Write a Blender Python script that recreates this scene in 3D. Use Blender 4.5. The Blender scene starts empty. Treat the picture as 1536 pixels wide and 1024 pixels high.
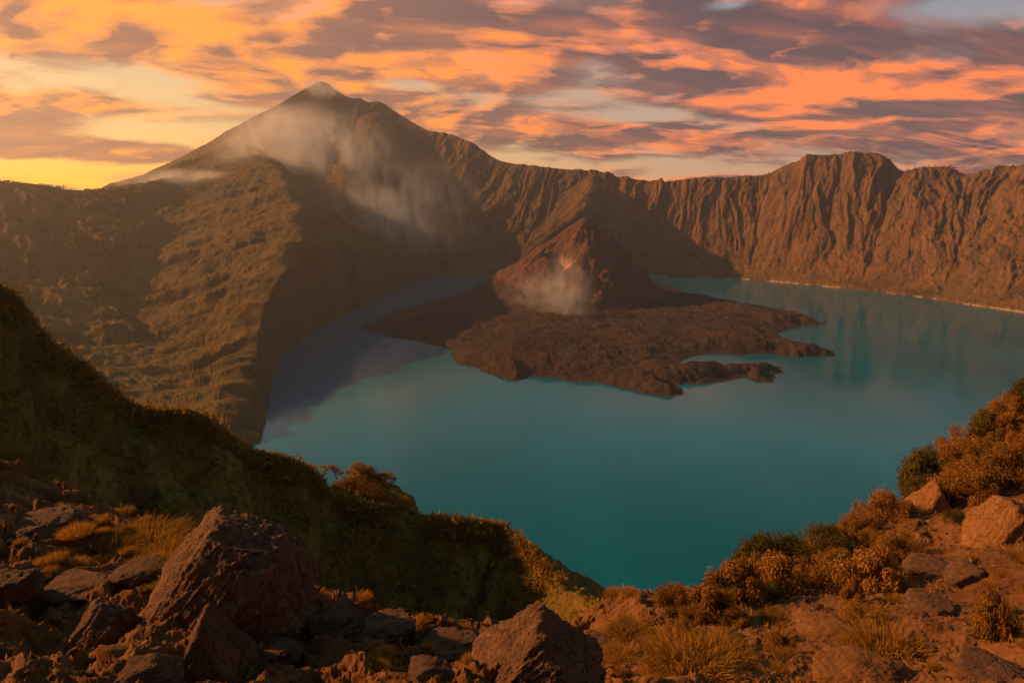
import bpy, math, random
import numpy as np
from mathutils import Vector
PI = math.pi
rng = np.random.default_rng(7)
random.seed(7)
scene = bpy.context.scene
COL = scene.collection

# ------------------------------------------------------------------ camera model
F = 1001.0; HORIZON = 292.0; HC = 550.0
PITCH = math.atan((512 - HORIZON) / F)
CP, SP = math.cos(PITCH), math.sin(PITCH)

def ray(px, py):
    a = (np.asarray(px, float) - 768) / F; b = (512 - np.asarray(py, float)) / F
    return a, CP + b * SP, -SP + b * CP

def P(px, py, y):
    """world point seen at photo pixel (px,py) at forward distance y"""
    dx, dy, dz = ray(px, py)
    s = np.asarray(y, float) / dy
    return np.stack([dx * s, dy * s, HC + dz * s], -1)

def P0(px, py, z=0.0):
    dx, dy, dz = ray(px, py)
    s = (z - HC) / dz
    return np.stack([dx * s, dy * s, np.full_like(np.asarray(dx * s), z)], -1)

def project(x, y, z):
    """world -> photo pixel"""
    dz = z - HC
    d = y * CP - dz * SP; u = y * SP + dz * CP
    return 768 + F * x / d, 512 - F * u / d

# ------------------------------------------------------------------ noise
def _h(ix, iy, seed):
    h = (ix.astype(np.uint32) * np.uint32(374761393) + iy.astype(np.uint32) * np.uint32(668265263)
         + np.uint32((seed * 2246822519) & 0xffffffff))
    h = (h ^ (h >> np.uint32(13))) * np.uint32(1274126177)
    return h ^ (h >> np.uint32(16))
_GA = np.stack([np.cos(np.arange(256) * 2 * PI / 256), np.sin(np.arange(256) * 2 * PI / 256)], -1).astype(np.float32)

def perlin(x, y, seed=0):
    x = np.asarray(x, np.float32); y = np.asarray(y, np.float32)
    x0 = np.floor(x); y0 = np.floor(y); fx = x - x0; fy = y - y0
    ix = x0.astype(np.int64).astype(np.int32); iy = y0.astype(np.int64).astype(np.int32)
    u = fx * fx * fx * (fx * (fx * 6 - 15) + 10); v = fy * fy * fy * (fy * (fy * 6 - 15) + 10)
    def g(dx, dy):
        q = _GA[_h(ix + dx, iy + dy, seed) & 255]
        return q[..., 0] * (fx - dx) + q[..., 1] * (fy - dy)
    a = g(0, 0); b = g(1, 0); c = g(0, 1); d = g(1, 1)
    return ((a + (b - a) * u) + ((c + (d - c) * u) - (a + (b - a) * u)) * v) * 1.5

def fbm(x, y, seed=0, octv=5, gain=.5, lac=2.03):
    s = 0; a = 1; t = 0
    for k in range(octv):
        s = s + a * perlin(x, y, seed + k * 17); t += a
        a *= gain; x = x * lac + 13.7; y = y * lac - 7.1
    return s / t * 1.4

def ridged(x, y, seed=0, octv=4, gain=.5, lac=2.03):
    s = 0; a = 1; t = 0
    for k in range(octv):
        s = s + a * (1 - 2.2 * np.abs(perlin(x, y, seed + k * 17))); t += a
        a *= gain; x = x * lac + 3.1; y = y * lac + 11.9
    return s / t

def perlin3(p, seed=0):
    p = np.asarray(p, np.float32); i0 = np.floor(p); f = p - i0; i = i0.astype(np.int32)
    w = f * f * f * (f * (f * 6 - 15) + 10)
    def g(a, b, c):
        h = _h(i[:, 0] + a, i[:, 1] + b, seed) + (i[:, 2] + c).astype(np.uint32) * np.uint32(2654435761)
        h = (h ^ (h >> np.uint32(15))) * np.uint32(2246822519); h = h ^ (h >> np.uint32(13))
        th = (h & 255).astype(np.float32) * (2 * PI / 256); zz = ((h >> np.uint32(8)) & 255).astype(np.float32) / 127.5 - 1
        r = np.sqrt(np.maximum(0, 1 - zz * zz))
        return r * np.cos(th) * (f[:, 0] - a) + r * np.sin(th) * (f[:, 1] - b) + zz * (f[:, 2] - c)
    L = lambda a, b, t: a + (b - a) * t
    x00 = L(g(0, 0, 0), g(1, 0, 0), w[:, 0]); x10 = L(g(0, 1, 0), g(1, 1, 0), w[:, 0])
    x01 = L(g(0, 0, 1), g(1, 0, 1), w[:, 0]); x11 = L(g(0, 1, 1), g(1, 1, 1), w[:, 0])
    return L(L(x00, x10, w[:, 1]), L(x01, x11, w[:, 1]), w[:, 2]) * 1.6

def fbm3(p, seed=0, octv=4, gain=.5):
    s = 0; a = 1; t = 0; p = np.asarray(p, np.float32)
    for k in range(octv):
        s = s + a * perlin3(p, seed + 31 * k); t += a; a *= gain; p = p * 2.03 + 5.3
    return s / t * 1.3

def sstep(a, b, x):
    t = np.clip((x - a) / (b - a), 0, 1)
    return t * t * (3 - 2 * t)

def smax(a, b, k):
    h = np.clip(.5 + .5 * (a - b) / k, 0, 1)
    return b + (a - b) * h + k * h * (1 - h)

def spline(pts, n):
    """Catmull-Rom through control rows"""
    p = np.asarray(pts, float); m = len(p)
    q = np.vstack([2 * p[0] - p[1], p, 2 * p[-1] - p[-2]])
    out = []
    for i in range(m - 1):
        a, b, c, d = q[i:i + 4]
        t = np.linspace(0, 1, n, endpoint=False)[:, None]
        out.append(.5 * (2 * b + (c - a) * t + (2 * a - 5 * b + 4 * c - d) * t ** 2 + (3 * b - a - 3 * c + d) * t ** 3))
    out.append(p[-1:])
    return np.vstack(out)

def polydist(x, y, pts, vals):
    """distance to a polyline (segments), with values interpolated at the foot, and side (+ left of travel)"""
    x = np.asarray(x, np.float32); y = np.asarray(y, np.float32)
    best = np.full(x.shape, 1e12, np.float32); val = [np.zeros(x.shape, np.float32) for _ in vals]; side = np.zeros(x.shape, np.float32)
    for i in range(len(pts) - 1):
        ax, ay = np.float32(pts[i][0]), np.float32(pts[i][1]); bx, by = np.float32(pts[i + 1][0]), np.float32(pts[i + 1][1])
        ex, ey = bx - ax, by - ay; L = ex * ex + ey * ey + np.float32(1e-9)
        t = np.clip(((x - ax) * ex + (y - ay) * ey) / L, 0, 1)
        dx = x - (ax + t * ex); dy = y - (ay + t * ey); d = dx * dx + dy * dy
        m = d < best
        best = np.where(m, d, best)
        for k, v in enumerate(vals):
            val[k] = np.where(m, np.float32(v[i]) + t * np.float32(v[i + 1] - v[i]), val[k])
        side = np.where(m, ex * (y - ay) - ey * (x - ax), side)
    return np.sqrt(best), val, side

def inpoly(x, y, poly):
    c = np.zeros(x.shape, bool); n = len(poly)
    for i in range(n):
        x1, y1 = poly[i][0], poly[i][1]; x2, y2 = poly[(i + 1) % n][0], poly[(i + 1) % n][1]
        if y1 == y2: continue
        c ^= ((y1 > y) != (y2 > y)) & (x < (x2 - x1) * (y - y1) / (y2 - y1) + x1)
    return c

# ------------------------------------------------------------------ objects
def link(o, parent=None):
    COL.objects.link(o)
    if parent is not None: o.parent = parent
    return o

def tag(o, label=None, cat=None, group=None, kind=None):
    if label: o['label'] = label
    if cat: o['category'] = cat
    if group: o['group'] = group
    if kind: o['kind'] = kind
    return o

def mesh_np(name, V, Fq, mat, smooth=True, tri=False):
    """mesh from numpy arrays; Fq (n,4) or (n,3)"""
    me = bpy.data.meshes.new(name)
    V = np.ascontiguousarray(V, np.float32); Fq = np.ascontiguousarray(Fq, np.int32)
    k = Fq.shape[1]
    me.vertices.add(len(V)); me.vertices.foreach_set('co', V.ravel())
    me.loops.add(Fq.size); me.loops.foreach_set('vertex_index', Fq.ravel())
    me.polygons.add(len(Fq))
    me.polygons.foreach_set('loop_start', np.arange(0, Fq.size, k, dtype=np.int32))
    try: me.polygons.foreach_set('loop_total', np.full(len(Fq), k, np.int32))
    except Exception: pass
    me.polygons.foreach_set('use_smooth', np.full(len(Fq), smooth, bool))
    me.update(calc_edges=True); me.validate()
    if mat: me.materials.append(mat)
    return me

def mobj(name, V, Fq, mat, parent=None, smooth=True):
    return link(bpy.data.objects.new(name, mesh_np(name, V, Fq, mat, smooth)), parent)

def empty(name, loc=(0, 0, 0), rot=(0, 0, 0), scale=(1, 1, 1)):
    o = bpy.data.objects.new(name, None); o.location = loc; o.rotation_euler = rot; o.scale = scale
    o.empty_display_size = .2
    return link(o)

def copy_tree(o, parent=None):
    c = o.copy(); link(c, parent)
    for ch in list(o.children): copy_tree(ch, c)
    return c

def grid_faces(nu, nv):
    i = np.arange(nu - 1)[:, None] * nv + np.arange(nv - 1)[None, :]
    return np.stack([i, i + nv, i + nv + 1, i + 1], -1).reshape(-1, 4)

def compact(V, Fq):
    u, inv = np.unique(Fq.ravel(), return_inverse=True)
    return V[u], inv.reshape(Fq.shape)

# ------------------------------------------------------------------ node helper
class NT:
    def __init__(s, tree): s.t = tree; s.n = tree.nodes; s.l = tree.links; s.n.clear()
    def new(s, typ, **kw):
        n = s.n.new(typ)
        for k, v in kw.items(): setattr(n, k, v)
        return n
    def put(s, sock, v):
        if isinstance(v, bpy.types.NodeSocket): s.l.new(v, sock)
        elif v is not None:
            if hasattr(sock.default_value, '__len__') and not hasattr(v, '__len__'): v = (v,) * len(sock.default_value)
            if hasattr(sock.default_value, '__len__') and len(sock.default_value) == 4 and len(v) == 3: v = (*v, 1)
            sock.default_value = v
    def math(s, op, a, b=None, c=None, clamp=False):
        n = s.new('ShaderNodeMath', operation=op, use_clamp=clamp)
        for i, v in enumerate((a, b, c)):
            if v is not None: s.put(n.inputs[i], v)
        return n.outputs[0]
    def vmath(s, op, a, b=None):
        n = s.new('ShaderNodeVectorMath', operation=op); s.put(n.inputs[0], a)
        if b is not None: s.put(n.inputs[1], b)
        return n.outputs['Value' if op in ('DOT_PRODUCT', 'LENGTH') else 'Vector']
    def mix(s, f, a, b, mode='MIX'):
        n = s.new('ShaderNodeMix', data_type='RGBA', blend_type=mode)
        s.put(n.inputs[0], f); s.put(n.inputs[6], a); s.put(n.inputs[7], b)
        return n.outputs[2]
    def rng(s, v, a, b, c=0.0, d=1.0, smooth=True):
        n = s.new('ShaderNodeMapRange', interpolation_type='SMOOTHSTEP' if smooth else 'LINEAR')
        for i, q in enumerate((v, a, b, c, d)): s.put(n.inputs[i], q)
        return n.outputs[0]
    def noise(s, vec, scale, detail=5, rough=.55, dist=0.0, col=False):
        n = s.new('ShaderNodeTexNoise'); s.put(n.inputs['Vector'], vec)
        n.inputs['Scale'].default_value = scale; n.inputs['Detail'].default_value = detail
        n.inputs['Roughness'].default_value = rough; n.inputs['Distortion'].default_value = dist
        return n.outputs['Color' if col else 'Fac']
    def voro(s, vec, scale, feature='F1'):
        n = s.new('ShaderNodeTexVoronoi', feature=feature); s.put(n.inputs['Vector'], vec); n.inputs['Scale'].default_value = scale
        return n.outputs['Distance']
    def mapping(s, vec, scale=(1, 1, 1), rot=(0, 0, 0), loc=(0, 0, 0)):
        n = s.new('ShaderNodeMapping'); s.put(n.inputs['Vector'], vec)
        n.inputs['Scale'].default_value = scale; n.inputs['Rotation'].default_value = rot; n.inputs['Location'].default_value = loc
        return n.outputs[0]
    def comb(s, x, y, z):
        n = s.new('ShaderNodeCombineXYZ'); s.put(n.inputs[0], x); s.put(n.inputs[1], y); s.put(n.inputs[2], z); return n.outputs[0]
    def sep(s, v):
        n = s.new('ShaderNodeSeparateXYZ'); s.put(n.inputs[0], v); return n.outputs

def surf_mat(name, build, rough=.9, spec=.2):
    m = bpy.data.materials.new(name); m.use_nodes = True
    t = NT(m.node_tree); out = t.new('ShaderNodeOutputMaterial'); b = t.new('ShaderNodeBsdfPrincipled')
    t.l.new(b.outputs[0], out.inputs[0])
    b.inputs['Roughness'].default_value = rough; b.inputs['Specular IOR Level'].default_value = spec
    t.b = b; build(t, b)
    return m

def bump(t, b, h, dist, strength=1.0, normal=None):
    n = t.new('ShaderNodeBump'); t.put(n.inputs['Height'], h)
    n.inputs['Distance'].default_value = dist; n.inputs['Strength'].default_value = strength
    if normal is not None: t.l.new(normal, n.inputs['Normal'])
    t.l.new(n.outputs[0], b.inputs['Normal'])
    return n.outputs[0]

# ------------------------------------------------------------------ light
SUN_AZ = math.radians(-76)      # left of the view direction (+Y)
SUN_EL = math.radians(23.5)
sdir = Vector((math.sin(SUN_AZ) * math.cos(SUN_EL), math.cos(SUN_AZ) * math.cos(SUN_EL), math.sin(SUN_EL)))
ld = bpy.data.lights.new('sun', 'SUN'); ld.energy = 5.0; ld.color = (1.0, .46, .145); ld.angle = math.radians(.9)
lo = link(bpy.data.objects.new('sun', ld)); lo.location = (-300, 100, HC + 300)
lo.rotation_euler = sdir.to_track_quat('Z', 'Y').to_euler()

# ------------------------------------------------------------------ world: Nishita sky with a broken cloud deck
def build_world():
    w = bpy.data.worlds.new('World'); scene.world = w; w.use_nodes = True
    t = NT(w.node_tree); out = t.new('ShaderNodeOutputWorld'); bg = t.new('ShaderNodeBackground')
    t.l.new(bg.outputs[0], out.inputs[0])
    d = t.new('ShaderNodeTexCoord').outputs['Generated']
    x, y, z = t.sep(d)
    az = t.math('ARCTAN2', x, y)                       # 0 = view direction, + right
    el = t.math('ARCSINE', z)
    sky = t.new('ShaderNodeTexSky', sky_type='NISHITA', sun_disc=False)
    sky.sun_elevation = SUN_EL; sky.sun_rotation = SUN_AZ; sky.air_density = 1.5; sky.dust_density = 3.0
    nish = t.mix(1.0, sky.outputs[0], (.07, .07, .07), 'MULTIPLY')
    left = t.rng(az, .35, -.62)                         # 1 towards the sunset
    # clear air between the clouds: yellow low on the sunset side, pale above, blue-grey higher
    hor = t.mix(left, (.68, .36, .19), (1.5, .68, .02))
    mid = t.mix(left, (.52, .37, .28), (.95, .60, .22))
    top = t.mix(left, (.25, .27, .32), (.42, .36, .31))
    c = t.mix(t.rng(el, .0, .10), hor, mid)
    c = t.mix(t.rng(el, .09, .24), c, top)
    c = t.mix(t.rng(el, .22, .32), c, (.32, .50, .55))  # teal band above the frame, set to brighten the lake by reflection
    c = t.mix(t.rng(el, .34, .52), c, t.mix(.8, nish, (.048, .160, .215)))  # unseen zenith, blue raised for ambient light in the shade
    clear = t.mix(.12, c, nish)
    # planar projection of a flat cloud deck
    zz = t.math('MAXIMUM', t.math('ADD', z, .20), .05)
    u = t.math('DIVIDE', x, zz); v = t.math('DIVIDE', y, zz)
    p = t.comb(u, v, 0.0)
    pm = t.mapping(p, scale=(1.15, 1.4, 1), rot=(0, 0, math.radians(-14)), loc=(3.3, 1.7, 0))
    warp = t.vmath('SUBTRACT', t.noise(pm, .9, 3, .5, col=True), (.5, .5, .5))
    pw = t.vmath('ADD', pm, t.vmath('MULTIPLY', warp, (.9, .5, 0)))
    n1 = t.noise(pw, 1.5, 7, .53)
    n2 = t.noise(t.vmath('ADD', pw, (.10, .075, 0)), 1.5, 5, .50)     # same field a step away: relief of the deck
    n3 = t.noise(t.mapping(pw, scale=(.5, 1.4, 1)), 3.4, 5, .6)
    ae = t.comb(az, el, 0.0)
    def gauss(px, py, rx, ry, rot=0):                  # soft elliptical patch of the sky
        dx, dy, dz = ray(px, py); a0 = math.atan2(dx, dy); e0 = math.asin(dz / math.sqrt(dx * dx + dy * dy + dz * dz))
        n = t.new('ShaderNodeMapping', vector_type='TEXTURE'); t.put(n.inputs[0], ae)
        n.inputs['Location'].default_value = (a0, e0, 0); n.inputs['Rotation'].default_value = (0, 0, math.radians(-rot))
        n.inputs['Scale'].default_value = (rx * 1.9 / F, ry * 1.9 / F, 1)
        gr = t.new('ShaderNodeTexGradient', gradient_type='QUADRATIC_SPHERE'); t.put(gr.inputs[0], n.outputs[0])
        return t.math('MULTIPLY', gr.outputs['Fac'], 1.25)
    dens = t.math('ADD', n1, t.math('MULTIPLY', t.math('SUBTRACT', n3, .5), .14))
    for (px, py, rx, ry, rot, am) in [
        (60, 216, 160, 18, 3, .55), (190, 222, 60, 6, 3, .34), (60, 160, 130, 28, -8, .24),
        (150, 130, 260, 26, 10, -.10), (240, 205, 260, 30, 0, -.22), (120, 258, 300, 20, 0, -.30),
        (60, 40, 130, 30, 0, .08), (330, 50, 260, 60, 18, .16), (100, 118, 130, 13, 8, -.10),
        (700, 60, 300, 60, -8, .14), (1100, 60, 330, 50, 8, .13), (1250, 150, 230, 50, 0, .20), (1480, 120, 160, 70, 0, .15),
        (890, 95, 70, 20, 0, -.13), (700, 255, 130, 14, 0, -.1), (1000, 250, 260, 16, 0, -.14), (1130, 190, 60, 10, 0, -.12),
        (1100, 8, 60, 12, 0, -.28), (1460, 5, 70, 16, 0, -.28), (440, 150, 120, 40, 0, .06), (900, 200, 200, 30, 4, .06),
        (600, 130, 130, 12, -6, -.14), (300, 150, 60, 20, 0, -.05), (980, 175, 120, 10, 0, -.12), (1440, 165, 60, 9, 0, -.14)]:
        dens = t.math('ADD', dens, t.math('MULTIPLY', gauss(px, py, rx, ry, rot), am))
    cov = t.rng(dens, .34, .59)
    # sunlit flanks of the deck
    rel = t.math('MULTIPLY', t.math('SUBTRACT', n2, n1), 6.5)
    n4 = t.noise(t.mapping(pw, scale=(.6, 1.4, 1), loc=(5, 2, 0)), 2.6, 7, .6)
    lit = t.math('ADD', t.math('ADD', .35, rel), t.math('MULTIPLY', t.math('SUBTRACT', n4, .5), 2.1))
    for (px, py, rx, ry, rot, am) in [
        (270, 40, 260, 32, 12, .5), (90, 85, 150, 40, 0, .25), (1250, 115, 110, 48, 0, .8), (1180, 160, 110, 20, 0, .3), (1010, 75, 90, 22, 10, .4),
        (760, 110, 120, 22, 0, .25), (560, 20, 200, 30, 0, -.05), (760, 30, 200, 30, 0, -.30), (1150, 50, 240, 35, 6, -.42), (1000, 130, 200, 14, 10, -.2),
        (1430, 80, 140, 60, 0, -.45), (1330, 175, 130, 18, 0, -.3), (60, 214, 170, 20, 3, -.95), (60, 160, 120, 30, 0, -.1),
        (700, 140, 60, 8, 0, .25), (820, 165, 120, 12, 0, -.3), (420, 115, 150, 30, 0, -.05), (640, 65, 120, 25, 0, -.1)]:
        lit = t.math('ADD', lit, t.math('MULTIPLY', gauss(px, py, rx, ry, rot), am))
    lit = t.rng(lit, .12, .95, smooth=False)
    shade = t.mix(left, (.095, .056, .066), (.30, .13, .085)); shade = t.mix(t.rng(n4, .40, .66), shade, t.mix(left, (.34, .105, .070), (.56, .21, .08)))
    half = t.mix(left, (.54, .155, .080), (.80, .27, .065))
    glow = t.mix(left, (1.1, .235, .045), (1.2, .37, .035))
    cl = t.mix(t.rng(lit, 0, .5), shade, half)
    cl = t.mix(t.rng(lit, .45, 1.0), cl, glow)
    # unseen deck overhead: colour chosen for ambient fill and the lake's teal
    over = t.rng(el, .33, .50)
    cl = t.mix(over, cl, (.045, .150, .205))
    cov = t.math('MULTIPLY', cov, t.rng(el, .24, .36, .95, .34))      # thinned above the frame so clear sky brightens the lake
    fin = t.mix(cov, clear, cl)
    # behind the camera: dim dusk, blued for cool fill; below the horizon: brown
    back = t.rng(y, .15, -.5)
    fin = t.mix(t.math('MULTIPLY', back, .85), fin, (.045, .052, .062))
    fin = t.mix(t.rng(z, -.01, -.12), fin, (.10, .06, .04))
    t.l.new(fin, bg.inputs[0]); bg.inputs[1].default_value = .88
    w.cycles.sampling_method = 'MANUAL'; w.cycles.sample_map_resolution = 512
build_world()

# ------------------------------------------------------------------ materials
def geo(t): return t.new('ShaderNodeNewGeometry')
def gpos(t): return geo(t).outputs['Position']

def m_hills(name, rock, grass, dark, sand=True):
    def f(t, b):
        g = geo(t); p = g.outputs['Position']; nz = t.sep(g.outputs['Normal'])[2]; z = t.sep(p)[2]
        n1 = t.noise(p, .006, 6, .6); n2 = t.noise(p, .03, 6, .65, .4); n3 = t.noise(t.mapping(p, scale=(1, 1, .25)), .05, 5, .7)
        c = t.mix(t.rng(t.math('ADD', n2, t.math('MULTIPLY', t.math('SUBTRACT', nz, .65), .8)), .42, .62), rock, grass)
        c = t.mix(t.math('MULTIPLY', t.rng(n3, .46, .68), .75), c, dark)
        c = t.mix(t.math('MULTIPLY', t.rng(n1, .4, .68), .6), c, t.mix(1.0, c, (1.5, 1.25, .85), 'MULTIPLY'))
        n5 = t.noise(t.mapping(p, scale=(1, 1, .35)), .0035, 5, .62, .8); c = t.mix(t.math('MULTIPLY', t.rng(n5, .52, .64), .6), c, t.mix(1.0, c, (.42, .45, .42), 'MULTIPLY'))
        if sand:
            zz = t.math('ADD', z, t.math('MULTIPLY', t.noise(p, .012, 3, .5), -9.0))
            c = t.mix(t.math('MULTIPLY', t.rng(zz, 2.2, 1.0), t.rng(t.noise(p, .006, 4, .7), .47, .56)), c, (.46, .32, .21))
        t.put(b.inputs['Base Color'], c)
        h = t.math('ADD', t.noise(p, .035, 8, .68), t.math('MULTIPLY', n3, .6))
        bump(t, b, h, 22.0, .9)
    return surf_mat(name, f, .95, .05)
M_MOUNT = m_hills('mountain_scrub', (.12, .078, .042), (.135, .095, .034), (.045, .036, .018), False)
M_WALL = m_hills('cliff_scrub', (.19, .103, .052), (.16, .095, .036), (.055, .035, .018))
def m_cone():
    def f(t, b):
        g = geo(t); p = g.outputs['Position']
        n1 = t.noise(t.mapping(p, scale=(1, 1, .3)), .02, 6, .65); n2 = t.noise(p, .07, 6, .7)
        c = t.mix(t.rng(n1, .38, .62), (.115, .058, .038), (.165, .078, .044)); c = t.mix(t.math('MULTIPLY', t.rng(n2, .45, .65), .6), c, (.055, .034, .027))
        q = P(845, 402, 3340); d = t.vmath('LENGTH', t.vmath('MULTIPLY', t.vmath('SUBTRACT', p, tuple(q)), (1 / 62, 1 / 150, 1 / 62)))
        m = t.rng(t.math('ADD', d, t.math('MULTIPLY', t.math('SUBTRACT', n2, .5), 2.2)), 1.0, .5)      # paler patch around the breach
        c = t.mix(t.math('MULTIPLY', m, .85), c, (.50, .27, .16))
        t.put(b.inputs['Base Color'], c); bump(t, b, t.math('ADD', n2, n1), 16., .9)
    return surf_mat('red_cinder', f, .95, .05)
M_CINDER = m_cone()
M_CONE = m_hills('lava_rock', (.058, .037, .031), (.062, .039, .028), (.030, .022, .021), False)

def m_water():
    def f(t, b):
        p = gpos(t)
        n = t.noise(t.mapping(p, scale=(1, .35, 1), rot=(0, 0, .3)), .004, 3, .5)
        t.put(b.inputs['Base Color'], t.mix(t.rng(n, .35, .65), (.0, .096, .150), (.0, .114, .172)))
        b.inputs['IOR'].default_value = 1.33; b.inputs['Specular Tint'].default_value = (.22, .86, 1, 1)
        r = t.rng(t.noise(t.mapping(p, scale=(1, .5, 1), rot=(0, 0, -.2)), .0022, 4, .5), .35, .7, .07, .17)
        t.put(b.inputs['Roughness'], r)
        bump(t, b, t.noise(p, .12, 4, .6), 1.0, .10)
    return surf_mat('lake_water', f, .12, .24)
M_WATER = m_water()

def m_ridge():
    def f(t, b):
        p = gpos(t)
        n1 = t.noise(p, .08, 6, .6); n2 = t.noise(p, .6, 6, .65)
        c = t.mix(t.rng(n1, .35, .65), (.125, .082, .018), (.26, .160, .034))
        c = t.mix(t.math('MULTIPLY', t.rng(n2, .45, .65), .7), c, (.038, .030, .009))
        t.put(b.inputs['Base Color'], c)
        bump(t, b, t.math('ADD', t.noise(p, .7, 7, .7), n1), 2.0, .8)
    return surf_mat('grassy_slope', f, .95, .05)
M_RIDGE = m_ridge()

def m_dirt():
    def f(t, b):
        p = gpos(t)
        n1 = t.noise(p, .35, 6, .6); n2 = t.noise(p, 3.5, 6, .65); n3 = t.noise(p, 22., 5, .7)
        c = t.mix(t.rng(n1, .35, .65), (.115, .050, .017), (.195, .085, .029))
        c = t.mix(t.math('MULTIPLY', t.rng(n2, .45, .7), .65), c, (.045, .020, .009))
        c = t.mix(t.math('MULTIPLY', t.rng(n3, .58, .72), .6), c, (.30, .135, .048))
        t.put(b.inputs['Base Color'], c)
        h = t.math('ADD', t.noise(p, 9., 9, .72), t.math('MULTIPLY', t.voro(p, 13.), -.25))
        bump(t, b, h, .03, 1.0)
    return surf_mat('volcanic_dirt', f, .95, .08)
M_DIRT = m_dirt()

def m_rock(name, a, c2, dark):
    def f(t, b):
        tc = t.new('ShaderNodeTexCoord').outputs['Object']
        st = t.mapping(tc, scale=(3.2, 3.2, .9), rot=(.1, .55, 0))
        n1 = t.noise(tc, 2.5, 6, .6); n2 = t.noise(st, 6., 8, .7, .3); n3 = t.noise(tc, 18., 6, .7)
        c = t.mix(t.rng(n1, .35, .65), a, c2)
        c = t.mix(t.math('MULTIPLY', t.rng(n2, .45, .65), .7), c, dark)
        c = t.mix(t.math('MULTIPLY', t.rng(n3, .55, .7), .35), c, t.mix(1.0, c, (1.7, 1.6, 1.5), 'MULTIPLY'))
        li = t.math('MULTIPLY', t.rng(t.noise(tc, 7., 4, .7), .58, .66), .7); c = t.mix(li, c, t.mix(.6, c, (.30, .20, .09)))
        wv = t.vmath('ADD', tc, t.vmath('MULTIPLY', t.noise(tc, 4., 4, .6, col=True), (.35, .35, .35)))
        cr = t.rng(t.voro(wv, 1.5, 'DISTANCE_TO_EDGE'), .0, .022); c = t.mix(t.math('SUBTRACT', 1.0, cr), c, t.mix(1.0, c, (.6, .58, .55), 'MULTIPLY'))
        t.put(b.inputs['Base Color'], c)
        bump(t, b, t.math('ADD', t.math('ADD', n2, t.math('MULTIPLY', n3, .7)), t.math('MULTIPLY', cr, .22)), .035, 1.0)
    return surf_mat(name, f, .9, .12)
M_ROCK = m_rock('brown_lava_boulder', (.140, .074, .042), (.215, .112, .060), (.058, .034, .022))
M_ROCK2 = m_rock('ochre_boulder', (.235, .105, .038), (.31, .142, .052), (.12, .054, .021))

def m_leaf(name, a, c2, tr=.25):
    m = bpy.data.materials.new(name); m.use_nodes = True
    t = NT(m.node_tree); out = t.new('ShaderNodeOutputMaterial')
    p = gpos(t); n = t.noise(p, 6.0, 3, .6)
    oi = t.new('ShaderNodeObjectInfo').outputs['Random']
    c = t.mix(t.rng(t.math('ADD', n, t.math('MULTIPLY', t.math('SUBTRACT', oi, .5), .3)), .35, .65), a, c2)
    d = t.new('ShaderNodeBsdfDiffuse'); tl = t.new('ShaderNodeBsdfTranslucent'); mx = t.new('ShaderNodeMixShader')
    t.put(d.inputs[0], c); t.put(tl.inputs[0], c); mx.inputs[0].default_value = tr
    t.l.new(d.outputs[0], mx.inputs[1]); t.l.new(tl.outputs[0], mx.inputs[2]); t.l.new(mx.outputs[0], out.inputs[0])
    return m
M_SHRUB = m_leaf('dry_shrub_leaves', (.20, .100, .024), (.34, .165, .038))
M_SHRUBG = m_leaf('olive_shrub_leaves', (.080, .070, .015), (.145, .110, .024))
M_GRASS = m_leaf('golden_grass', (.30, .155, .028), (.45, .23, .042), .4)
M_COVER = m_leaf('slope_grass', (.19, .118, .024), (.42, .235, .042), .35)
M_STEM = surf_mat('woody_stem', lambda t, b: t.put(b.inputs['Base Color'], t.mix(t.noise(gpos(t), 9., 4, .6), (.05, .03, .018), (.10, .06, .035))), .9, .1)
M_FOREST = m_leaf('forest_leaves', (.030, .026, .010), (.07, .05, .018), .15)

# ------------------------------------------------------------------ far terrain: crater walls and the great volcano
CREST = [(-1500, 250, 1900), (-900, 268, 2300), (-500, 262, 2700), (-200, 262, 3000), (0, 272, 3300), (60, 278, 3400), (110, 285, 3500), (160, 284, 3700), (210, 277, 3900), (270, 262, 4300), (330, 235, 4900),
         (380, 188, 5700), (430, 150, 6300), (470, 127, 6700), (488, 124, 6700), (505, 136, 6680), (524, 147, 6650), (540, 148, 6620), (553, 154, 6600), (570, 153, 6580), (600, 172, 6450),
         (640, 195, 6250), (672, 201, 6100), (710, 217, 5900), (750, 241, 5700), (800, 249, 5500), (860, 255, 5350), (890, 257, 5300), (930, 268, 5200), (985, 273, 5100),
         (1050, 268, 5000), (1140, 264, 4900), (1180, 249, 4800), (1215, 236, 4720), (1260, 232, 4650), (1310, 232, 4580), (1335, 243, 4520), (1350, 257, 4480),
         (1366, 257, 4440), (1385, 252, 4400), (1425, 252, 4330), (1450, 264, 4280), (1490, 255, 4200), (1536, 248, 4080), (1620, 238, 3900), (1800, 225, 3500), (2200, 200, 2900), (2900, 190, 2200)]
SHORE_PX = [(390, 662), (398, 630), (404, 596), (410, 560), (440, 520), (500, 482), (545, 458), (580, 440), (625, 424), (650, 413), (700, 412), (745, 413), (800, 412), (900, 413), (985, 414), (1060, 416), (1130, 420), (1220, 428), (1300, 436),
            (1390, 447), (1460, 458), (1536, 469), (1640, 487), (1800, 520)]
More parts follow.
